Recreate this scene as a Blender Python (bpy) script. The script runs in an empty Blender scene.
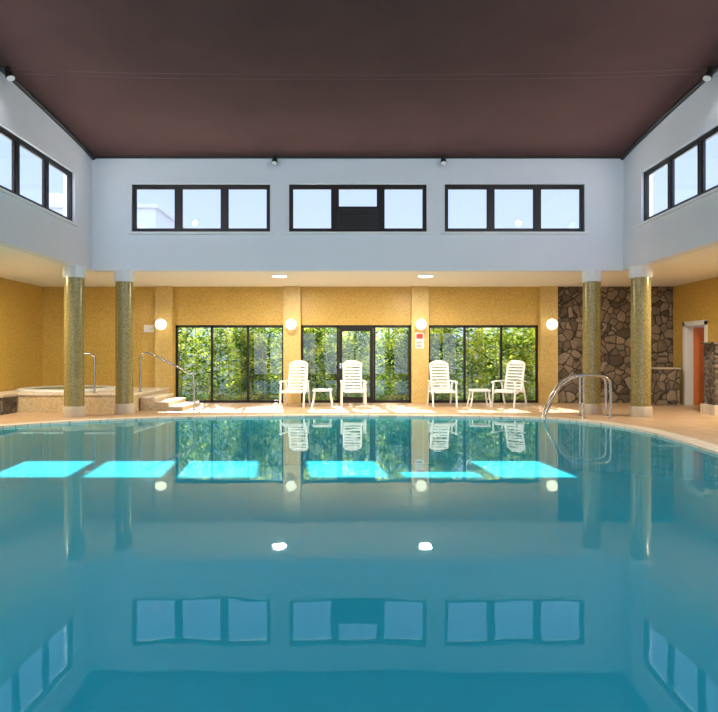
import bpy, math, random
from mathutils import Vector, Matrix
from mathutils.geometry import tessellate_polygon
random.seed(7)
scene=bpy.context.scene
try:
    scene.view_settings.view_transform='Standard'
    scene.view_settings.look='None'
    scene.view_settings.exposure=0
except Exception as e: print(e)

# ---------------- materials ----------------
def newmat(name):
    m=bpy.data.materials.new(name); m.use_nodes=True
    nt=m.node_tree; nt.nodes.clear()
    out=nt.nodes.new('ShaderNodeOutputMaterial')
    return m,nt,out
def N(nt,t,**k):
    n=nt.nodes.new(t)
    for a,b in k.items(): setattr(n,a,b)
    return n
def L(nt,a,b): nt.links.new(a,b)
def principled(name,col,rough=0.5,metal=0.0,spec=0.5,noise=0.0,nscale=6,bump=0.0,bscale=60):
    m,nt,out=newmat(name)
    p=N(nt,'ShaderNodeBsdfPrincipled')
    p.inputs['Base Color'].default_value=(*col,1)
    p.inputs['Roughness'].default_value=rough
    p.inputs['Metallic'].default_value=metal
    p.inputs['Specular IOR Level'].default_value=spec
    geo=N(nt,'ShaderNodeNewGeometry')
    if noise>0:
        tn=N(nt,'ShaderNodeTexNoise'); tn.inputs['Scale'].default_value=nscale; tn.inputs['Detail'].default_value=5
        L(nt,geo.outputs['Position'],tn.inputs['Vector'])
        mx=N(nt,'ShaderNodeMix',data_type='RGBA')
        mx.inputs[6].default_value=(*[c*(1-noise) for c in col],1)
        mx.inputs[7].default_value=(*[min(1,c*(1+noise)) for c in col],1)
        L(nt,tn.outputs['Fac'],mx.inputs[0]); L(nt,mx.outputs[2],p.inputs['Base Color'])
    if bump>0:
        tb=N(nt,'ShaderNodeTexNoise'); tb.inputs['Scale'].default_value=bscale
        L(nt,geo.outputs['Position'],tb.inputs['Vector'])
        b=N(nt,'ShaderNodeBump'); b.inputs['Strength'].default_value=bump; b.inputs['Distance'].default_value=0.01
        L(nt,tb.outputs['Fac'],b.inputs['Height']); L(nt,b.outputs['Normal'],p.inputs['Normal'])
    L(nt,p.outputs[0],out.inputs[0]); return m
def ramp(nt,cols):
    cr=N(nt,'ShaderNodeValToRGB'); e=cr.color_ramp.elements
    e[0].color=(*cols[0],1); e[1].color=(*cols[-1],1)
    for i,c in enumerate(cols[1:-1]):
        q=e.new((i+1)/(len(cols)-1)); q.color=(*c,1)
    return cr
def mosaic(name,cols,cell=0.04,rough=0.3,metal=0.0,big=0.12):
    m,nt,out=newmat(name)
    geo=N(nt,'ShaderNodeNewGeometry')
    add=N(nt,'ShaderNodeVectorMath',operation='ADD'); add.inputs[1].default_value=(0.0137,0.0113,0.0171)
    L(nt,geo.outputs['Position'],add.inputs[0])
    sn=N(nt,'ShaderNodeVectorMath',operation='SNAP'); sn.inputs[1].default_value=(cell,)*3
    L(nt,add.outputs[0],sn.inputs[0])
    wn=N(nt,'ShaderNodeTexWhiteNoise'); L(nt,sn.outputs[0],wn.inputs['Vector'])
    cr=ramp(nt,cols)
    L(nt,wn.outputs['Value'],cr.inputs[0])
    tn=N(nt,'ShaderNodeTexNoise'); tn.inputs['Scale'].default_value=1.3; tn.inputs['Detail'].default_value=4
    L(nt,geo.outputs['Position'],tn.inputs['Vector'])
    hs=N(nt,'ShaderNodeHueSaturation'); L(nt,cr.outputs[0],hs.inputs['Color'])
    mr=N(nt,'ShaderNodeMapRange'); mr.inputs[3].default_value=1-big; mr.inputs[4].default_value=1+big
    L(nt,tn.outputs['Fac'],mr.inputs[0]); L(nt,mr.outputs[0],hs.inputs['Value'])
    p=N(nt,'ShaderNodeBsdfPrincipled'); p.inputs['Roughness'].default_value=rough; p.inputs['Metallic'].default_value=metal
    L(nt,hs.outputs[0],p.inputs['Base Color']); L(nt,p.outputs[0],out.inputs[0]); return m
def tiles(name,c1,c2,grout,size,rough=0.35,mort=.03):
    m,nt,out=newmat(name)
    geo=N(nt,'ShaderNodeNewGeometry')
    br=N(nt,'ShaderNodeTexBrick'); br.offset=0.0
    br.inputs['Color1'].default_value=(*c1,1); br.inputs['Color2'].default_value=(*c2,1); br.inputs['Mortar'].default_value=(*grout,1)
    br.inputs['Scale'].default_value=1.0; br.inputs['Mortar Size'].default_value=size*mort
    br.inputs['Brick Width'].default_value=size; br.inputs['Row Height'].default_value=size
    L(nt,geo.outputs['Position'],br.inputs['Vector'])
    p=N(nt,'ShaderNodeBsdfPrincipled'); p.inputs['Roughness'].default_value=rough
    L(nt,br.outputs['Color'],p.inputs['Base Color']); L(nt,p.outputs[0],out.inputs[0]); return m
def stone(name,cols,mortar,scale=3.2):
    m,nt,out=newmat(name)
    geo=N(nt,'ShaderNodeNewGeometry')
    nz=N(nt,'ShaderNodeTexNoise'); nz.inputs['Scale'].default_value=3
    L(nt,geo.outputs['Position'],nz.inputs['Vector'])
    ad=N(nt,'ShaderNodeVectorMath',operation='MULTIPLY_ADD'); ad.inputs[1].default_value=(.15,.15,.15)
    L(nt,nz.outputs['Color'],ad.inputs[0]); L(nt,geo.outputs['Position'],ad.inputs[2])
    v1=N(nt,'ShaderNodeTexVoronoi'); v1.inputs['Scale'].default_value=scale
    v2=N(nt,'ShaderNodeTexVoronoi',feature='DISTANCE_TO_EDGE'); v2.inputs['Scale'].default_value=scale
    L(nt,ad.outputs[0],v1.inputs['Vector']); L(nt,ad.outputs[0],v2.inputs['Vector'])
    sx=N(nt,'ShaderNodeSeparateColor'); L(nt,v1.outputs['Color'],sx.inputs[0])
    cr=ramp(nt,cols)
    L(nt,sx.outputs[0],cr.inputs[0])
    fine=N(nt,'ShaderNodeTexNoise'); fine.inputs['Scale'].default_value=18; fine.inputs['Detail'].default_value=6
    L(nt,geo.outputs['Position'],fine.inputs['Vector'])
    hs=N(nt,'ShaderNodeHueSaturation'); L(nt,cr.outputs[0],hs.inputs['Color'])
    mr=N(nt,'ShaderNodeMapRange'); mr.inputs[3].default_value=.6; mr.inputs[4].default_value=1.4
    L(nt,fine.outputs['Fac'],mr.inputs[0]); L(nt,mr.outputs[0],hs.inputs['Value'])
    st=N(nt,'ShaderNodeMapRange'); st.inputs[1].default_value=0.02; st.inputs[2].default_value=0.08
    L(nt,v2.outputs['Distance'],st.inputs[0])
    mx=N(nt,'ShaderNodeMix',data_type='RGBA'); mx.inputs[6].default_value=(*mortar,1)
    L(nt,st.outputs[0],mx.inputs[0]); L(nt,hs.outputs[0],mx.inputs[7])
    p=N(nt,'ShaderNodeBsdfPrincipled'); p.inputs['Roughness'].default_value=.8
    b=N(nt,'ShaderNodeBump'); b.inputs['Distance'].default_value=.08; b.inputs['Strength'].default_value=1
    L(nt,v2.outputs['Distance'],b.inputs['Height']); L(nt,b.outputs[0],p.inputs['Normal'])
    L(nt,mx.outputs[2],p.inputs['Base Color']); L(nt,p.outputs[0],out.inputs[0]); return m
def glassmat(name,tint=(1,1,1),refl=0.06):
    m,nt,out=newmat(name)
    t=N(nt,'ShaderNodeBsdfTransparent'); t.inputs[0].default_value=(*tint,1)
    g=N(nt,'ShaderNodeBsdfGlossy'); g.inputs['Roughness'].default_value=0.01
    mx=N(nt,'ShaderNodeMixShader'); mx.inputs[0].default_value=refl
    L(nt,t.outputs[0],mx.inputs[1]); L(nt,g.outputs[0],mx.inputs[2]); L(nt,mx.outputs[0],out.inputs[0]); return m
def emit(name,col,s):
    m,nt,out=newmat(name); e=N(nt,'ShaderNodeEmission'); e.inputs[0].default_value=(*col,1); e.inputs[1].default_value=s
    L(nt,e.outputs[0],out.inputs[0]); return m
def water(name,body,ior=1.34,transp=0.36,tint=(0.2,.92,.98)):
    m,nt,out=newmat(name)
    geo=N(nt,'ShaderNodeNewGeometry')
    tn=N(nt,'ShaderNodeTexNoise'); tn.inputs['Scale'].default_value=2.2; tn.inputs['Detail'].default_value=2
    L(nt,geo.outputs['Position'],tn.inputs['Vector'])
    b=N(nt,'ShaderNodeBump'); b.inputs['Strength'].default_value=.05; b.inputs['Distance'].default_value=.02
    L(nt,tn.outputs['Fac'],b.inputs['Height'])
    d=N(nt,'ShaderNodeBsdfDiffuse'); d.inputs[0].default_value=(*body,1)
    t=N(nt,'ShaderNodeBsdfTransparent'); t.inputs[0].default_value=(*tint,1)
    m1=N(nt,'ShaderNodeMixShader'); m1.inputs[0].default_value=transp
    L(nt,d.outputs[0],m1.inputs[1]); L(nt,t.outputs[0],m1.inputs[2])
    g=N(nt,'ShaderNodeBsdfGlossy'); g.inputs['Roughness'].default_value=.015; g.inputs['Color'].default_value=(.80,.96,1,1)
    L(nt,b.outputs[0],g.inputs['Normal'])
    f=N(nt,'ShaderNodeFresnel'); f.inputs[0].default_value=ior
    m2=N(nt,'ShaderNodeMixShader'); L(nt,f.outputs[0],m2.inputs[0])
    L(nt,m1.outputs[0],m2.inputs[1]); L(nt,g.outputs[0],m2.inputs[2]); L(nt,m2.outputs[0],out.inputs[0]); return m

M_white=principled('white_plaster',(.75,.77,.82),.8,bump=.1,noise=.02,nscale=2)
M_cream=principled('cream_ceiling_paint',(.86,.84,.78),.85,bump=.05)
M_gold=mosaic('gold_mosaic',[(.50,.31,.06),(.58,.37,.08),(.63,.42,.10),(.53,.33,.065)],.03,.4,0,.08)
M_gold2=mosaic('gold_mosaic_pilaster',[(.54,.37,.12),(.62,.44,.15),(.66,.48,.18)],.03,.4,0,.06)
M_col=mosaic('column_mosaic',[(.22,.17,.06),(.30,.24,.09),(.36,.30,.13),(.25,.20,.07)],.022,.25,.1)
M_colbase=principled('column_stone',(.55,.47,.36),.6,noise=.1)
M_stone=stone('rubble_stone',[(.09,.065,.045),(.19,.14,.095),(.29,.22,.155),(.13,.10,.075)],(.03,.024,.019),4.2)
M_darkstone=stone('dark_stone',[(.05,.04,.035),(.12,.09,.07),(.16,.12,.09)],(.2,.17,.13),7)
M_deck=tiles('deck_tile',(.52,.34,.20),(.58,.39,.24),(.36,.26,.18),.33,.4,.04)
M_cope=tiles('coping_tile',(.74,.66,.55),(.80,.72,.61),(.5,.44,.36),.3,.4)
M_beige=mosaic('beige_mosaic',[(.50,.38,.21),(.60,.47,.28),(.66,.53,.34)],.04,.35)
M_basin=tiles('pool_tile',(.03,.52,.66),(.05,.58,.72),(.5,1.0,1.0),.25,.3,.07)
M_frame=principled('bronze_frame',(.02,.015,.013),.4,.0,.3)
M_glass=glassmat('window_glass',(.97,.98,1),.04)
M_sill=principled('white_sill',(.8,.8,.8),.5)
M_ceil=principled('dark_fabric',(.105,.052,.047),.85,0,.15,noise=.18,nscale=1.2,bump=.15,bscale=200)
M_seam=principled('fabric_seam',(.14,.075,.068),.8)
M_chrome=principled('chrome',(.55,.55,.56),.2,1.0)
M_plastic=principled('white_resin',(.92,.91,.88),.35)
M_globe=emit('globe_glow',(1,.82,.52),3.5)
M_disc=emit('disc_glow',(1,.93,.8),3)
M_black=principled('black_plastic',(.015,.015,.015),.4)
M_red=principled('red_paint',(.6,.04,.03),.4)
M_orange=principled('orange_door_paint',(.65,.17,.04),.45,noise=.05)
M_doorwhite=principled('white_door_paint',(.8,.8,.78),.4)
M_water=water('pool_water',(.03,.48,.64))
M_water2=water('tub_water',(.1,.35,.4))
M_grass=principled('grass',(.16,.30,.05),.9,noise=.4,nscale=3)
M_ext=principled('exterior_render',(.5,.5,.5),.8)
M_extw=principled('white_exterior_render',(.50,.51,.54),.8)
M_extg=principled('street_paving',(.20,.20,.20),.9,noise=.1)
M_roofout=principled('roof_membrane',(.45,.44,.42),.9)

# ---------------- mesh builder ----------------
class MB:
    def __init__(s): s.v=[];s.f=[];s.mi=[];s.sm=[];s.mats=[];s.M=Matrix.Identity(4)
    def mat(s,m):
        if m not in s.mats: s.mats.append(m)
        return s.mats.index(m)
    def add(s,vs,fs,m,smooth=False):
        o=len(s.v); s.v+= [tuple(s.M@Vector(v)) for v in vs]
        k=s.mat(m)
        for f in fs: s.f.append([i+o for i in f]); s.mi.append(k); s.sm.append(smooth)
    def box(s,a,b,m,R=None):
        x0,y0,z0=a;x1,y1,z1=b
        vs=[(x0,y0,z0),(x1,y0,z0),(x1,y1,z0),(x0,y1,z0),(x0,y0,z1),(x1,y0,z1),(x1,y1,z1),(x0,y1,z1)]
        if R is not None: vs=[tuple(R@Vector(v)) for v in vs]
        s.add(vs,[(0,3,2,1),(4,5,6,7),(0,1,5,4),(1,2,6,5),(2,3,7,6),(3,0,4,7)],m)
    def lathe(s,prof,c,m,seg=32,smooth=True):
        vs=[];fs=[]
        for r,z in prof:
            for i in range(seg):
                a=2*math.pi*i/seg; vs.append((c[0]+r*math.cos(a),c[1]+r*math.sin(a),c[2]+z))
        n=len(prof)
        for j in range(n-1):
            for i in range(seg):
                k=(i+1)%seg; fs.append((j*seg+i,j*seg+k,(j+1)*seg+k,(j+1)*seg+i))
        s.add(vs,fs,m,smooth)
        s.add(vs[:seg],[tuple(range(seg))[::-1]],m); s.add(vs[-seg:],[tuple(range(seg))],m)
    def tube(s,pts,r,m,seg=10,smooth_path=False,sy=1.0):
        pts=[Vector(p) for p in pts]
        if smooth_path: pts=catmull(pts,6)
        vs=[];fs=[];up=None
        for i,p in enumerate(pts):
            t=(pts[min(i+1,len(pts)-1)]-pts[max(i-1,0)]).normalized()
            if up is None:
                up=Vector((0,0,1)) if abs(t.z)<.9 else Vector((0,1,0))
            n=(up-t*up.dot(t)).normalized(); up=n; bb=t.cross(n)
            for k in range(seg):
                a=2*math.pi*k/seg; vs.append(tuple(p+n*math.cos(a)*r*sy+bb*math.sin(a)*r))
        for i in range(len(pts)-1):
            for k in range(seg):
                q=(k+1)%seg; fs.append((i*seg+k,i*seg+q,(i+1)*seg+q,(i+1)*seg+k))
        s.add(vs,fs,m,True)
        s.add(vs[:seg],[tuple(range(seg))[::-1]],m); s.add(vs[-seg:],[tuple(range(seg))],m)
    def build(s,name,loc=(0,0,0),rot=0,bevel=0):
        me=bpy.data.meshes.new(name); me.from_pydata(s.v,[],s.f)
        for m in s.mats: me.materials.append(m)
        for i,p in enumerate(me.polygons): p.material_index=s.mi[i]; p.use_smooth=s.sm[i]
        me.update()
        o=bpy.data.objects.new(name,me); scene.collection.objects.link(o)
        o.location=loc; o.rotation_euler=(0,0,rot)
        if bevel:
            b=o.modifiers.new('bevel','BEVEL'); b.width=bevel; b.segments=2; b.limit_method='ANGLE'
        return o
def catmull(P,n,closed=False):
    out=[];N_=len(P)
    rng=range(N_) if closed else range(N_-1)
    for i in rng:
        if closed: p0,p1,p2,p3=P[(i-1)%N_],P[i],P[(i+1)%N_],P[(i+2)%N_]
        else: p0,p1,p2,p3=P[max(i-1,0)],P[i],P[i+1],P[min(i+2,N_-1)]
        for k in range(n):
            t=k/n
            out.append(.5*((2*p1)+(p2-p0)*t+(2*p0-5*p1+4*p2-p3)*t*t+(-p0+3*p1-3*p2+p3)*t**3))
    if not closed: out.append(P[-1])
    return out
def copy_obj(o,loc,rot=0):
    c=o.copy(); scene.collection.objects.link(c); c.location=loc; c.rotation_euler=(0,0,rot); return c
def wall(name,axis,p0,p1,u0,u1,z0,z1,holes,m):
    mb=MB()
    us=sorted(set([u0,u1]+[h[0] for h in holes]+[h[1] for h in holes]))
    for a,b in zip(us[:-1],us[1:]):
        hs=sorted([(h[2],h[3]) for h in holes if h[0]<=a+1e-6 and h[1]>=b-1e-6])
        cur=z0
        segs=[]
        for h in hs:
            if h[0]>cur: segs.append((cur,h[0]))
            cur=h[1]
        if cur<z1: segs.append((cur,z1))
        for s0,s1 in segs:
            if axis=='y': mb.box((a,p0,s0),(b,p1,s1),m)
            else: mb.box((p0,a,s0),(p1,b,s1),m)
    return mb.build(name)

# ---------------- dimensions ----------------
XL,XR=-8.8,8.93; YF=16.9; YB=-4.0; D=0.03
UL,UR=-6.0,6.13; YU=13.7
ZL=3.3; ZT=6.7; WZ0,WZ1=4.18,5.28

# ---------------- windows ----------------
wcount=[0]
def window(axis,p,u0,u1,z0,z1,n=3,fw=.08,th=.08,sill=0,dark=None):
    wcount[0]+=1
    mb=MB()
    def bx(a,b,s0,s1,d0,d1,m):
        if axis=='y': mb.box((a,p+d0,s0),(b,p+d1,s1),m)
        else: mb.box((p+d0,a,s0),(p+d1,b,s1),m)
    h=th/2
    bx(u0,u1,z0,z0+fw,-h,h,M_frame); bx(u0,u1,z1-fw,z1,-h,h,M_frame)
    bx(u0,u0+fw,z0+fw,z1-fw,-h,h,M_frame); bx(u1-fw,u1,z0+fw,z1-fw,-h,h,M_frame)
    w=(u1-u0)/n
    for i in range(1,n):
        c=u0+w*i; bx(c-.06,c+.06,z0+fw,z1-fw,-h,h,M_frame)
    for i in range(n):
        a=u0+w*i+.055; b=u0+w*(i+1)-.055
        bx(a,b,z0+fw,z1-fw,-.004,.004,M_glass)
        s=.035
        bx(a,a+s,z0+fw,z1-fw,-h*.6,h*.6,M_frame); bx(b-s,b,z0+fw,z1-fw,-h*.6,h*.6,M_frame)
        bx(a,b,z0+fw,z0+fw+s*.6,-h*.6,h*.6,M_frame); bx(a,b,z1-fw-s*.6,z1-fw,-h*.6,h*.6,M_frame)
    if sill:
        bx(u0-.08,u1+.08,z0-.05,z0-.002,min(0,sill),max(0,sill),M_sill)
    if dark is not None:
        a=u0+w*dark+.05; b=u0+w*(dark+1)-.05; zm=z0+(z1-z0)*.5
        bx(a,b,z0+fw,zm,-h-.02,h*.4,M_black)
        bx(a,b,zm,zm+.05,-h,h,M_frame)
        for k in range(6):
            zz=z0+fw+.05+k*.065; bx(a+.04,b-.04,zz,zz+.02,-h-.035,-h-.02,M_frame)
    return mb.build('window_%d'%wcount[0])

backW=[(-5.11,-1.94),(-1.51,1.64),(2.05,5.25)]
for i,(a,b) in enumerate(backW):
    window('y',YU+.10,a,b,WZ0,WZ1,sill=-.16,dark=1 if i==1 else None)
sideW=[(9.75,12.86),(6.1,9.25),(2.4,5.6),(-1.2,2.0)]
for a,b in sideW:
    window('x',UL-.10,a,b,WZ0,WZ1,sill=.16)
    window('x',UR+.10,a,b,WZ0,WZ1,sill=-.16)
wall('wall_clerestory_far','y',YU,YU+.25,UL-.25,UR+.25,ZL,ZT,[(a,b,WZ0,WZ1) for a,b in backW],M_white)
mb=MB(); mb.box((UL-.25,YU+.26,5.42),(UR+.25,YU+.68,5.50),M_ext); mb.build('added_sun_ledge')  # unseen ledge added outside to trim the sun patches on the water
wall('wall_clerestory_left','x',UL-.25,UL,YB,YU,ZL,ZT,[(a,b,WZ0,WZ1) for a,b in sideW],M_white)
wall('wall_clerestory_right','x',UR,UR+.25,YB,YU,ZL,ZT,[(a,b,WZ0,WZ1) for a,b in sideW],M_white)

rear=[(-6.5,-2.4,.1,2.9),(-2,2,.1,2.9),(2.4,6.5,.1,2.9)]
rearU=[(-5.11,-1.94,WZ0,WZ1),(-1.51,1.64,WZ0,WZ1),(2.05,5.25,WZ0,WZ1)]
wall('wall_rear','y',YB-.25,YB,XL-.25,XR+.25,-.2,ZT,rear+rearU,M_white)
for h in rear: window('y',YB-.1,h[0],h[1],h[2],h[3],n=4)
for h in rearU: window('y',YB-.1,h[0],h[1],h[2],h[3])

mb=MB(); mb.box((XL-.25,YB,ZL),(UL-.25,YF+.25,ZL+.22),M_cream); mb.box((UR+.25,YB,ZL),(XR+.25,YF+.25,ZL+.22),M_cream)
mb.box((UL-.25,YU+.25,ZL),(UR+.25,YF+.25,ZL+.22),M_cream)
mb.build('ceiling_low')

# upper fabric ceiling: a tensioned sheet, slightly scalloped along the side walls
def cz(x,y):
    t=(y-YB)/(YU-YB); s=math.sin(math.pi*max(0,min(1,t)))
    xx=(x-.06)/6.06
    edge=max(0,abs(xx)-.72)/.28
    return 5.88+ .46*s**.75 - .14*(1-xx*xx)*s + .05*edge*s
mb=MB(); nx,ny=36,60; vs=[];fs=[]
for j in range(ny+1):
    for i in range(nx+1):
        x=UL+(UR-UL)*i/nx; y=YB+(YU-YB)*j/ny; vs.append((x,y,cz(x,y)))
for j in range(ny):
    for i in range(nx):
        a=j*(nx+1)+i; fs.append((a,a+nx+1,a+nx+2,a+1))
mb.add(vs,fs,M_ceil,True)
for ys in (10.15,6.4,2.8):
    for dy in (0,.16):
        mb.tube([(UL+.02+(UR-UL-.04)*i/24,ys+dy,cz(UL+(UR-UL)*i/24,ys+dy)+.001) for i in range(25)],.009,M_seam,6)
mb.tube([(UL+.03,YB+(YU-YB)*i/40,cz(UL,YB+(YU-YB)*i/40)-.02) for i in range(41)],.045,M_black,8)
mb.tube([(UR-.03,YB+(YU-YB)*i/40,cz(UR,YB+(YU-YB)*i/40)-.02) for i in range(41)],.045,M_black,8)
mb.tube([(UL+(UR-UL)*i/24,YU-.03,cz(UL+(UR-UL)*i/24,YU)-.01) for i in range(25)],.02,M_black,8)
mb.build('ceiling')
mb=MB(); mb.box((UL-.25,YB-.25,ZT),(UR+.25,YU+.25,ZT+.15),M_roofout); mb.build('roof')

def spot(loc,aim,s=1.0,energy=0,ang=150):
    mb=MB()
    d=Vector(aim).normalized(); q=d.to_track_quat('Z','Y').to_matrix().to_4x4()
    mb.lathe([(.05*s,.0),(.05*s,.10*s)],(0,0,0),M_black,16)
    mb.tube([(0,0,.08*s),(0,0,.02*s)],.02*s,M_black)
    mb.M=q; mb.lathe([(.04*s,-.06*s),(.07*s,0),(.085*s,.12*s)],(0,0,0),M_black,16)
    mb.lathe([(.075*s,.121*s),(.075*s,.126*s)],(0,0,0),M_sill,16)
    o=mb.build('ceiling_spotlight_or_fill',loc)
    if energy:
        l=bpy.data.lights.new('spot_light','SPOT'); l.energy=energy; l.spot_size=math.radians(ang); l.spot_blend=.9; l.shadow_soft_size=.08; l.color=(.95,.97,1)
        lo=bpy.data.objects.new('lamp_light',l); scene.collection.objects.link(lo); lo.parent=o
        lo.location=d*(.17*s); lo.rotation_euler=d.to_track_quat('-Z','Y').to_euler()
    return o
for x,sx_ in ((UL+.16,1),(UR-.16,-1)):  # far pair visible; the other rows are unseen, added to brighten the room
    spot((x,10.1,cz(x,10.1)-.10),(.5*sx_,-.1,-1),.9,20)
    spot((x,6.0,cz(x,6.0)-.12),(.6*sx_,.5,-.8),1.1,175)
    spot((x,2.0,cz(x,2.0)-.12),(.6*sx_,1.2,-.7),1.1,310)
    spot((x,-2.0,cz(x,-2.0)-.12),(.5*sx_,1.5,-.6),1.1,360)
spot((-1.82,YU-.12,5.79),(0,-.5,-1),.8); spot((2.0,YU-.12,5.79),(0,-.5,-1),.8)

# ---------------- far wall with glazing ----------------
GZ=2.22
G=[(-5.06,-2.0),(-1.52,1.58),(2.06,5.16)]
wall('wall_far','y',YF,YF+.25,XL-.25,XR+.25,-.2,ZL,[(a,b,D,GZ) for a,b in G],M_gold)
mb=MB(); mb.box((5.66,YF-.06,D),(XR,YF,ZL),M_stone); mb.build('wall_far_stone')
mb=MB()
for a,b in [(-5.58,-5.10),(-2.0,-1.52),(1.58,2.06),(5.18,5.66)]:
    mb.box((a,YF-.16,D),(b,YF,ZL),M_gold2)
mb.build('trim_1')
for i,(a,b) in enumerate(G):
    mb=MB(); p=YF+.06; w=(b-a)/3; fw=.06
    mb.box((a,p-.04,GZ-.07),(b,p+.04,GZ),M_frame); mb.box((a,p-.04,D),(b,p+.04,D+.07),M_frame)
    for k in range(4):
        c=a+w*k; c0=max(a,c-fw/2); c1=min(b,c+fw/2)
        if k in(0,): c1=a+fw
        if k==3: c0=b-fw
        mb.box((c0,p-.04,D),(c1,p+.04,GZ),M_frame)
    for k in range(3):
        if i==1 and k==1: continue
        mb.box((a+w*k+.02,p-.005,D+.05),(a+w*(k+1)-.02,p+.005,GZ-.05),M_glass)
    wcount[0]+=1; mb.build('window_%d'%wcount[0])
    if i==1:
        mb=MB(); x0=a+w+.035; x1=a+2*w-.035
        mb.box((x0,p-.03,D+.02),(x0+.09,p+.03,GZ-.07),M_frame); mb.box((x1-.09,p-.03,D+.02),(x1,p+.03,GZ-.07),M_frame)
        mb.box((x0+.09,p-.03,D+.02),(x1-.09,p+.03,D+.16),M_frame); mb.box((x0+.09,p-.03,GZ-.17),(x1-.09,p+.03,GZ-.07),M_frame)
        mb.box((x0+.09,p-.005,D+.16),(x1-.09,p+.005,GZ-.17),M_glass)
        mb.box((x0+.02,p-.05,1.0),(x0+.07,p-.03,1.15),M_chrome)
        mb.tube([(x0+.045,p-.04,1.08),(x0+.045,p-.09,1.08),(x0+.17,p-.09,1.08)],.012,M_chrome)
        mb.build('door_1')

wall('wall_left','x',XL-.25,XL,YB,YF,-.2,ZL,[],M_gold)
DY0,DY1=15.2,16.3
wall('wall_right','x',XR,XR+.25,YB,YF,-.2,ZL,[(DY0,DY1,D,2.25)],M_gold)
mb=MB()
for y in (DY0,DY1-.1): mb.box((XR-.03,y,D),(XR+.24,y+.1,2.25),M_doorwhite)
mb.box((XR-.03,DY0,2.15),(XR+.24,DY1,2.27),M_doorwhite)
R=Matrix.Translation((XR+.2,DY1-.12,0))@Matrix.Rotation(math.radians(-12),4,'Z')
mb.box((0,-.045,D+.01),(.85,0,2.12),M_orange,R)
for z0,z1 in((.25,1.0),(1.15,1.95)): mb.box((.12,-.06,z0),(.73,-.045,z1),M_orange,R)
mb.tube([tuple(R@Vector(q)) for q in((.78,-.045,1.05),(.78,-.1,1.05),(.66,-.1,1.05))],.012,M_chrome)
mb.build('door_2')
mb=MB()
mb.box((XR+.25,DY0-.6,-.1),(XR+2.6,DY1+.6,D),M_deck); mb.box((XR+.25,DY1+.4,D),(XR+2.6,DY1+.6,2.6),M_white)
mb.box((XR+.25,DY0-.6,D),(XR+2.6,DY0-.4,2.6),M_white); mb.box((XR+2.6,DY0-.6,-.1),(XR+2.8,DY1+.6,2.6),M_white)
mb.box((XR+.25,DY0-.6,2.6),(XR+2.8,DY1+.6,2.7),M_white)
mb.build('wall_passage')
mb=MB(); mb.lathe([(.10,-.05),(.15,-.04),(.16,0)],(0,0,0),M_disc,24); pl=mb.build('ceiling_lamp_or_fill',(XR+1.4,15.75,2.6))
l=bpy.data.lights.new('passage_light','AREA'); l.shape='DISK'; l.size=.3; l.energy=9; l.color=(1,.93,.82)
lo=bpy.data.objects.new('lamp_light',l); scene.collection.objects.link(lo); lo.parent=pl; lo.location=(0,0,-.07)

# ---------------- pool ----------------
ctrl=[(-7.9,-1.5),(-7.9,4),(-7.75,8),(-7.3,10.2),(-6.5,11.35),(-5.4,12.2),(-4.0,12.8),(-2.0,13.12),(0,13.22),(2,13.1),(3.5,12.8),(4.35,12.35),(4.85,11.6),(5.08,10.5),(5.05,9.3),(4.95,8.0),(5.0,6.0),(5.6,3.5),(6.0,0.5),(5.8,-2.0),(3,-3),(0,-3.2),(-4,-3.1),(-7,-2.8)]
out=[(p.x,p.y) for p in catmull([Vector((x,y,0)) for x,y in ctrl],6,True)]
def offset(pts,d):
    n=len(pts);res=[]
    for i in range(n):
        a=Vector(pts[i-1]);b=Vector(pts[(i+1)%n]); t=(b-a).normalized(); nrm=Vector((t.y,-t.x))
        p=Vector(pts[i])-nrm*d; res.append((p.x,p.y))
    return res
area=sum(out[i-1][0]*out[i][1]-out[i][0]*out[i-1][1] for i in range(len(out)))
if area>0: out=out[::-1]
cope_o=offset(out,.32)
if min(p[0] for p in cope_o)>min(p[0] for p in out): cope_o=offset(out,-.32)
def ring(mb,a,b,za,zb,m):
    n=len(a); vs=[(x,y,za) for x,y in a]+[(x,y,zb) for x,y in b]
    mb.add(vs,[(i,(i+1)%n,n+(i+1)%n,n+i) for i in range(n)],m)
def holed(mb,outer,hole,z,m):
    o=[Vector((x,y,0)) for x,y in outer]; h=[Vector((x,y,0)) for x,y in hole]
    tr=tessellate_polygon([o,h]); allv=[(v.x,v.y,z) for v in o+h]
    fs=[]
    for t in tr:
        a,b,c=[Vector(allv[i]) for i in t]
        if (b-a).cross(c-a).z<0: t=(t[0],t[2],t[1])
        fs.append(tuple(t))
    mb.add(allv,fs,m)
mb=MB()
rect=[(XL,YB),(XR,YB),(XR,YF+.25),(XL,YF+.25)]
holed(mb,rect,cope_o,D,M_deck)
mb.build('floor')
mb=MB()
ring(mb,cope_o,out,D+.012,D+.012,M_cope); ring(mb,cope_o,cope_o,D-.02,D+.012,M_cope); ring(mb,out,out,D+.012,-.08,M_cope)
mb.build('pool_coping')
PD=-1.0
mb=MB(); ring(mb,out,out,-.08,PD,M_basin)
tr=tessellate_polygon([[Vector((x,y,0)) for x,y in out]])
mb.add([(x,y,PD) for x,y in out],[tuple(t) for t in tr],M_basin)
mb.lathe([(2.6,0),(2.6,.28),(2.5,.3)],(-.6,1.6,PD),M_basin,64,False)
mb.lathe([(.16,0),(.16,.02),(.14,.025)],(1.25,6.6,PD),M_frame,24)
mb.build('pool_basin')
mb=MB()
vs=[(x,y,0) for x,y in out]
fs=[]
for t in tr:
    a,b,c=[Vector(vs[i]) for i in t]
    if (b-a).cross(c-a).z<0: t=(t[0],t[2],t[1])
    fs.append(tuple(t))
mb.add(vs,fs,M_water); mb.build('pool_water')

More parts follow.
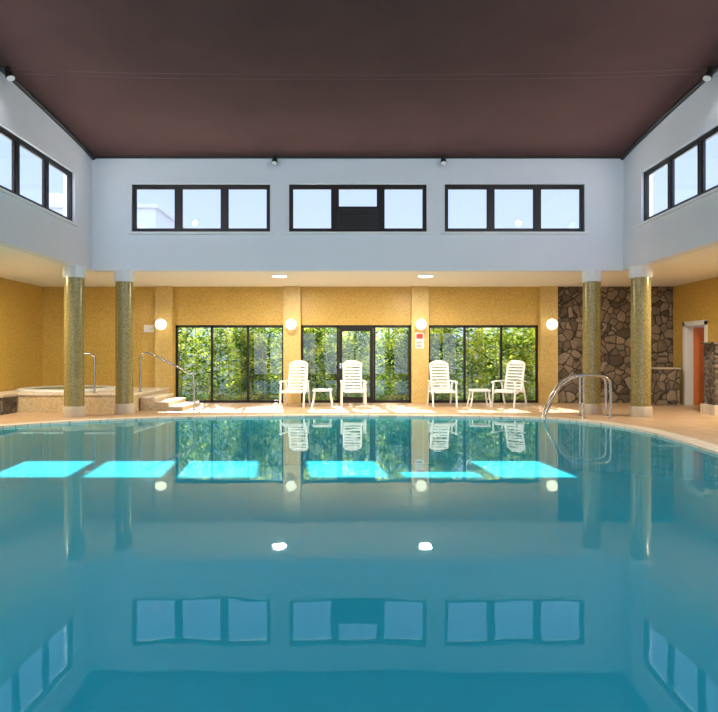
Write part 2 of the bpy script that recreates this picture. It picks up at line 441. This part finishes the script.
# ---------------- columns ----------------
def column(x,y,r=.195):
    mb=MB()
    mb.lathe([(r*1.12,0),(r*1.14,.03),(r*1.14,.20),(r*1.08,.23)],(0,0,0),M_colbase,40)
    mb.lathe([(r,.23),(r,3.02)],(0,0,0),M_col,48)
    mb.lathe([(r*1.0,3.02),(r*1.16,3.05),(r*1.16,3.25),(r*1.2,3.27)],(0,0,0),M_white,40)
    return mb.build('column',(x,y,D))
column(-5.31,13.82); column(5.45,13.82); column(-6.13,13.1,.205); column(6.24,13.1,.205)
for y in (8.6,4.1,-.4):
    column(-8.45,y,.2); column(6.64,y,.2)

# ---------------- lamps ----------------
def globe(x,y,z):
    mb=MB()
    mb.lathe([(.0,-.15)]+[(.15*math.cos(a),.15*math.sin(a)) for a in [math.radians(-80+i*10) for i in range(17)]]+[(.0,.15)],(0,0,0),M_globe,24)
    mb.M=Matrix.Rotation(math.radians(-90),4,'X')
    mb.lathe([(.06,.12),(.07,.2),(.09,.21),(.09,.24)],(0,0,0),M_colbase,20)
    return mb.build('wall_globe_lamp',(x,y,z))
for x in (-5.34,-1.76,1.82,5.42): globe(x,YF-.16-.24,2.22)
def disc(x,y,e=90):
    mb=MB(); mb.lathe([(.10,-.05),(.17,-.045),(.185,-.03)],(0,0,0),M_disc,32); mb.lathe([(.185,-.03),(.20,-.028),(.20,0)],(0,0,0),M_sill,32)
    o=mb.build('ceiling_lamp_or_fill',(x,y,ZL))
    l=bpy.data.lights.new('ceiling_lamp_or_fill_light','AREA'); l.shape='DISK'; l.size=.3; l.energy=e; l.color=(1,.88,.66)
    lo=bpy.data.objects.new('lamp_light',l); scene.collection.objects.link(lo); lo.parent=o; lo.location=(0,0,-.07)
    return o
for x in (-1.82,1.70): disc(x,14.45,150)
for y in (12.2,6.0,1.5): disc(-7.6,y,135 if y>10 else 70); disc(7.6,y,135 if y>10 else 70)  # out-of-view lamps added to brighten the gold walls and side aisles

# ---------------- furniture ----------------
def chair():
    mb=MB(); m=M_plastic
    for i in range(7):
        y=-.26+i*.078; mb.box((-.24,y,.40+.015*(i<1)),(.24,y+.062,.425+.015*(i<1)),m)
    mb.box((-.27,-.27,.375),(-.235,.27,.43),m); mb.box((.235,-.27,.375),(.27,.27,.43),m)
    mb.box((-.25,-.29,.36),(.25,-.26,.43),m)
    R=Matrix.Translation((0,.25,.40))@Matrix.Rotation(math.radians(-17),4,'X')
    mb.box((-.26,-.02,0),(-.21,.02,.74),m,R); mb.box((.21,-.02,0),(.26,.02,.74),m,R)
    for i in range(8):
        z=.05+i*.085; mb.box((-.215,-.012,z),(.215,.012,z+.052),m,R)
    mb.tube([tuple(R@Vector((-.235,0,.70))),tuple(R@Vector((-.20,0,.76))),tuple(R@Vector((-.1,0,.80))),tuple(R@Vector((0,0,.81))),tuple(R@Vector((.1,0,.80))),tuple(R@Vector((.20,0,.76))),tuple(R@Vector((.235,0,.70)))],.03,m,8,True)
    mb.box((-.17,-.012,.72),(.17,.012,.79),m,R)
    for s in (-1,1):
        x=s*.31
        mb.tube([(x,-.34,0),(x,-.29,.3),(x,-.27,.52),(x,-.24,.62)],.026,m,8,True)
        mb.tube([(x,.42,0),(x,.30,.3),(x*.98,.24,.5),(x,.2,.62)],.026,m,8,True)
        mb.tube([(x,-.32,.615),(x,-.25,.645),(x,0,.65),(x,.22,.655),(x*.95,.36,.65)],.036,m,8,True,.5)
        mb.tube([(x,-.29,.32),(x,0,.39),(x,.29,.34)],.02,m,8,True)
        mb.box((min(x,s*.25),-.22,.375),(max(x,s*.25),-.17,.41),m); mb.box((min(x,s*.25),.17,.375),(max(x,s*.25),.22,.41),m)
    return mb.build('garden_chair',bevel=.006)
c=chair(); c.location=(-1.58,15.75,D); c.rotation_euler=(0,0,math.radians(-8))
copy_obj(c,(-.05,15.95,D),math.radians(3)); copy_obj(c,(2.3,15.8,D),math.radians(4)); copy_obj(c,(4.06,15.85,D),math.radians(-40))
def table():
    mb=MB(); m=M_plastic
    for i in range(6): mb.box((-.22,-.22+i*.075,.42),(.22,-.22+i*.075+.06,.445),m)
    mb.box((-.25,-.24,.40),(-.215,.24,.45),m); mb.box((.215,-.24,.40),(.25,.24,.45),m)
    mb.box((-.25,-.25,.40),(.25,-.225,.45),m); mb.box((-.25,.225,.40),(.25,.25,.45),m)
    for sx in(-1,1):
        for sy in(-1,1): mb.tube([(sx*.27,sy*.25,0),(sx*.22,sy*.21,.25),(sx*.21,sy*.2,.41)],.022,m,8,True)
        mb.tube([(sx*.235,-.22,.2),(sx*.235,.22,.2)],.014,m)
    return mb.build('side_table',bevel=.005)
t=table(); t.location=(-.85,15.75,D); copy_obj(t,(3.25,15.7,D))

# ---------------- handrails ----------------
def rail(name,pts,extra=(),r=.027):
    mb=MB(); mb.tube(pts,r,M_chrome,12,True)
    for e in extra: mb.tube(e,r*.9,M_chrome,12)
    for p in [pts[0],pts[-1]]+[e[0] for e in extra]:
        if p[2]<.8 and p[2]>=0: mb.lathe([(.05,0),(.05,.015),(.035,.02)],(p[0],p[1],p[2]),M_chrome,16)
    return mb.build(name)
for (dx,y) in ((0,12.72),(.12,13.25)):
    rail('pool_handrail',[(3.85+dx,y-.15,-.40),(3.97+dx,y-.1,-.02),(4.14+dx,y-.05,.36),(4.36+dx,y,.70),(4.56+dx,y,.86),(4.8+dx,y,.92),(5.2+dx,y,.92),(5.37+dx,y,.86),(5.42+dx,y,.7),(5.42+dx,y,D)],
         [((4.85+dx,y,D),(4.85+dx,y,.92))])
PH=.47
rail('step_handrail',[(-5.28,14.75,PH),(-5.28,14.75,1.25),(-5.22,14.75,1.38),(-5.08,14.75,1.42),(-4.5,14.75,1.15),(-4.08,14.75,.94),(-3.97,14.75,.82),(-3.95,14.75,D)])
rail('grab_handrail',[(-6.62,14.3,PH),(-6.62,14.3,1.25),(-6.58,14.3,1.36),(-6.50,14.3,1.40),(-6.33,14.3,1.40),(-6.25,14.3,1.36),(-6.21,14.3,1.25),(-6.21,14.3,PH)])

# ---------------- raised hot tub ----------------
mb=MB()
mb.box((XL+.01,14.05,D),(-5.2,YF-.01,PH-.04),M_beige); mb.box((XL+.01,14.02,PH-.04),(-5.18,YF-.01,PH),M_cope)
mb.lathe([(1.18,0),(1.20,.03),(1.14,.06),(1.04,.07),(.98,.04)],(-7.45,15.6,PH),M_sill,56)
mb.lathe([(.99,.042),(.99,.046)],(-7.45,15.6,PH),M_water2,56)
mb.build('hot_tub')
mb=MB()
for i in range(3):
    h=(PH-D)*(3-i)/4; x0=-5.17+i*.34
    mb.box((x0,14.45,D),(x0+.34,15.9,D+h-.03),M_beige); mb.box((x0,14.42,D+h-.03),(x0+.36,15.93,D+h),M_cope)
mb.build('steps')
mb=MB(); mb.box((-8.78,13.45,D),(-7.9,14.0,.42),M_darkstone); mb.box((-8.79,13.42,.42),(-7.87,14.01,.47),M_colbase); mb.build('stone_planter')

mb=MB(); mb.box((8.05,13.4,.25),(XR-.01,13.85,1.62),M_darkstone); mb.box((8.0,13.35,D),(XR-.01,13.9,.25),M_cope); mb.box((8.0,13.36,1.62),(XR-.01,13.89,1.66),M_darkstone)
mb.build('stone_partition')
mb=MB(); mb.box((8.05,15.9,D),(8.6,16.5,1.0),M_stone); mb.box((8.02,15.87,1.0),(8.63,16.53,1.04),M_colbase); mb.build('stone_pedestal')

mb=MB(); mb.box((-.12,-.012,-.22),(.12,.012,.22),M_sill)
mb.box((-.09,-.016,.05),(.09,-.012,.18),M_red)
for k in range(5): mb.box((-.09,-.015,-.18+k*.04),(.07-.02*(k%3),-.012,-.165+k*.04),M_black)
mb.build('notice_sign',(1.80,YF-.175,1.78))
mb=MB(); mb.box((-.14,-.01,-.10),(.14,.01,.10),M_sill); mb.box((-.11,-.013,-.06),(.02,-.01,.06),M_doorwhite); mb.box((.04,-.014,-.03),(.11,-.01,.02),M_chrome)
mb.build('notice_plate',(-5.80,YF-.012,2.12))

# ---------------- outside ----------------
mb=MB(); mb.box((-30,YF+.26,-.3),(30,21.5,-.02),M_grass); mb.build('garden_ground')
mb=MB(); mb.box((-60,21.51,-.3),(60,90,-.03),M_extg); mb.build('street_ground')
mb=MB(); mb.box((-9,YF+.27,-.05),(9,YF+.9,.01),M_cope); mb.build('garden_path')
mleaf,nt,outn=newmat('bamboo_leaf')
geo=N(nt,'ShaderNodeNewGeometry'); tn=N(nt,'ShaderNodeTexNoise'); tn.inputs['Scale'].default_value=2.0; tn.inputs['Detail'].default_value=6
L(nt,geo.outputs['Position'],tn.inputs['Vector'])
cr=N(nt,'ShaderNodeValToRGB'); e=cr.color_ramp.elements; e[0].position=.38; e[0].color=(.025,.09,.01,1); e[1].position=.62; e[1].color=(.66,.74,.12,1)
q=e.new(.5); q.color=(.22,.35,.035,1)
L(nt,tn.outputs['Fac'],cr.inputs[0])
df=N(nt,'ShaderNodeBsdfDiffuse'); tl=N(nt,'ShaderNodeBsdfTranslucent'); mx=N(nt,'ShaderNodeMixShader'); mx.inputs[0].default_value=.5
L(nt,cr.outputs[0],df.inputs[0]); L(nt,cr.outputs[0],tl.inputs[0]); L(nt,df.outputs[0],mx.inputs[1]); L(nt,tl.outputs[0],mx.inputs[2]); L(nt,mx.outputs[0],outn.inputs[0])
M_stem=principled('bamboo_stem',(.28,.30,.10),.5)
mb=MB(); vs=[];fs=[]
stems=[]
for i in range(150):
    cl=random.choice([-6.8,-5.6,-4.3,-3.2,-2.1,-1.2,.2,1.4,2.4,3.3,4.4,5.4,6.6]); x=cl+random.gauss(0,.45); y=random.uniform(18.3,19.8); h=random.uniform(1.9,3.1)
    lx=random.uniform(-.3,.3); stems.append((x,y,h,lx))
    mb.tube([(x,y,-.02),(x+lx*.4,y,h*.5),(x+lx,y-.1,h)],.016,M_stem,5,False)
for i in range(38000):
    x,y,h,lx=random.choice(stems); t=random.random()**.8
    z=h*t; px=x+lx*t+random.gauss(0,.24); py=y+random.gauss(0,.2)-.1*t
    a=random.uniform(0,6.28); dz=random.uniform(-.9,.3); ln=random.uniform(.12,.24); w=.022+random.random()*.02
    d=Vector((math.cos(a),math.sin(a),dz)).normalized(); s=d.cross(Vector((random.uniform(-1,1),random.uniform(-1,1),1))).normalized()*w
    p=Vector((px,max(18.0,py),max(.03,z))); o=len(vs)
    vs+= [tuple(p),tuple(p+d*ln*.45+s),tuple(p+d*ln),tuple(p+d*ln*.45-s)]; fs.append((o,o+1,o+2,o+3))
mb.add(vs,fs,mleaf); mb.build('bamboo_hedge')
# added pine, crown kept out of view, blocks sun through the right window
M_bark=principled('pine_bark',(.16,.09,.05),.9,noise=.3,nscale=12,bump=.6,bscale=25)
M_needle=principled('pine_needles',(.06,.13,.03),.8,noise=.5,nscale=4)
PX=2.55
mb=MB(); mb.tube([(3.0,23,-.1),(3.1,23.05,4),(3.05,23,8),(2.9,23,9.9)],.16,M_bark,12,True)
for a in range(7):
    an=a*2*math.pi/7; mb.tube([(2.92,23,9.6),(PX+.3+.8*math.cos(an),23+.9*math.sin(an),10.3),(PX+1.4*math.cos(an),23+1.5*math.sin(an),10.9)],.07,M_bark,8,True)
for k in range(44):
    an=random.uniform(0,6.28); rr=1.6*math.sqrt(random.random()); cx,cy,czz=PX+rr*math.cos(an),23+1.0*rr*math.sin(an),11.2+random.uniform(-.5,.6)
    R0=random.uniform(.45,.65)
    prof=[(max(.001,R0*math.cos(math.radians(t))*random.uniform(.88,1.1)),R0*.85*math.sin(math.radians(t))) for t in range(-90,91,18)]
    mb.lathe(prof,(cx,cy,czz),M_needle,14)
vs=[];fs=[]
for i in range(9000):
    an=random.uniform(0,6.28); rr=1.9*math.sqrt(random.random()); p=Vector((PX+rr*math.cos(an),23+rr*math.sin(an),11.2+random.uniform(-1,1)*(1.15-.1*rr*rr)))
    d=Vector((random.gauss(0,1),random.gauss(0,1),random.gauss(.4,1))).normalized(); s=d.cross(Vector((0,.3,1))).normalized()*.03; o=len(vs)
    vs+= [tuple(p-s),tuple(p+s),tuple(p+d*.28)]; fs.append((o,o+1,o+2))
mb.add(vs,fs,M_needle); mb.build('added_shade_pine')
mb=MB(); mb.box((-14,21.2,-.02),(14,21.5,1.9),M_ext); mb.box((-14,21.15,1.9),(14,21.55,1.98),M_colbase); mb.build('garden_wall')
def bldg(x0,y0,x1,y1,h):
    mb=MB(); mb.box((x0,y0,-.2),(x1,y1,h),M_extw); mb.box((x0-.2,y0-.2,h),(x1+.2,y1+.2,h+.25),M_extw)
    n=int((x1-x0)/2.5)
    for i in range(n):
        for z in range(1,int(h//3)+1):
            xx=x0+1+i*2.5; mb.box((xx,y0-.05,z*3-1.6),(xx+1.1,y0,z*3-.3),M_frame)
    n=int((y1-y0)/3)
    for i in range(n):
        for z in range(1,int(h//3)+1):
            yy=y0+1+i*3
            for X in (x0-.05,x1): mb.box((X,yy,z*3-1.6),(X+.05,yy+1.1,z*3-.3),M_frame)
    mb.box((x0+1,y0+1,h+.25),(x0+1.8,y0+1.8,h+1.3),M_extw)
    mb.build('neighbour_building')
bldg(-22,40,-13.3,50,11.2); bldg(-34,16,-24,34,10.5); bldg(30,18,40,36,10.5)

# ---------------- light ----------------
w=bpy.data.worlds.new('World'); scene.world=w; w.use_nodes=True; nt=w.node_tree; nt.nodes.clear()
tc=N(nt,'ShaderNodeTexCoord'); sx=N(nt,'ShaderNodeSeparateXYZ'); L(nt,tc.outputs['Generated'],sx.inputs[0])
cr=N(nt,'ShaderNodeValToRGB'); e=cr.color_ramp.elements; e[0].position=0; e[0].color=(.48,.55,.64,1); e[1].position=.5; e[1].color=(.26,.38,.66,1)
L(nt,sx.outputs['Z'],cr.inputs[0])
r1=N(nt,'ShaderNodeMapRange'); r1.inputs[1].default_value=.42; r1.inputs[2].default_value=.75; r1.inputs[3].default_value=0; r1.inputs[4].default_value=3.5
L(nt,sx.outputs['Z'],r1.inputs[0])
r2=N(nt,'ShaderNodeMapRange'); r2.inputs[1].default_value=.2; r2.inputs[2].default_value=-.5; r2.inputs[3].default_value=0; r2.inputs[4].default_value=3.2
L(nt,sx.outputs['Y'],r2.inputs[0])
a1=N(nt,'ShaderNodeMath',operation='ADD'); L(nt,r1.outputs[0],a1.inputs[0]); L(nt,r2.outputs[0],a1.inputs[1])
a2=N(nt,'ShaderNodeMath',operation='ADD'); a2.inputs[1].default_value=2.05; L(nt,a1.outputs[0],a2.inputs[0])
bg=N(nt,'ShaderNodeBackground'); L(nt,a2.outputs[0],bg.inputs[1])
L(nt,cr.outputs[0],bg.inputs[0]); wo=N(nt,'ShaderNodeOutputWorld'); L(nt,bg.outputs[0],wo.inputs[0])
sl=bpy.data.lights.new('sun','SUN'); sl.energy=32; sl.angle=.009; sl.color=(1,.91,.77)
so=bpy.data.objects.new('sun',sl); scene.collection.objects.link(so)
so.rotation_euler=Vector((.86,-6.6,-4.65)).to_track_quat('-Z','Y').to_euler()

cam=bpy.data.cameras.new('camera'); co=bpy.data.objects.new('camera',cam); scene.collection.objects.link(co)
co.location=(0,0,1.35); co.rotation_euler=(math.radians(90),0,0); cam.sensor_width=36; cam.lens=600/718*36; cam.shift_x=4/718; cam.clip_end=500
scene.camera=co
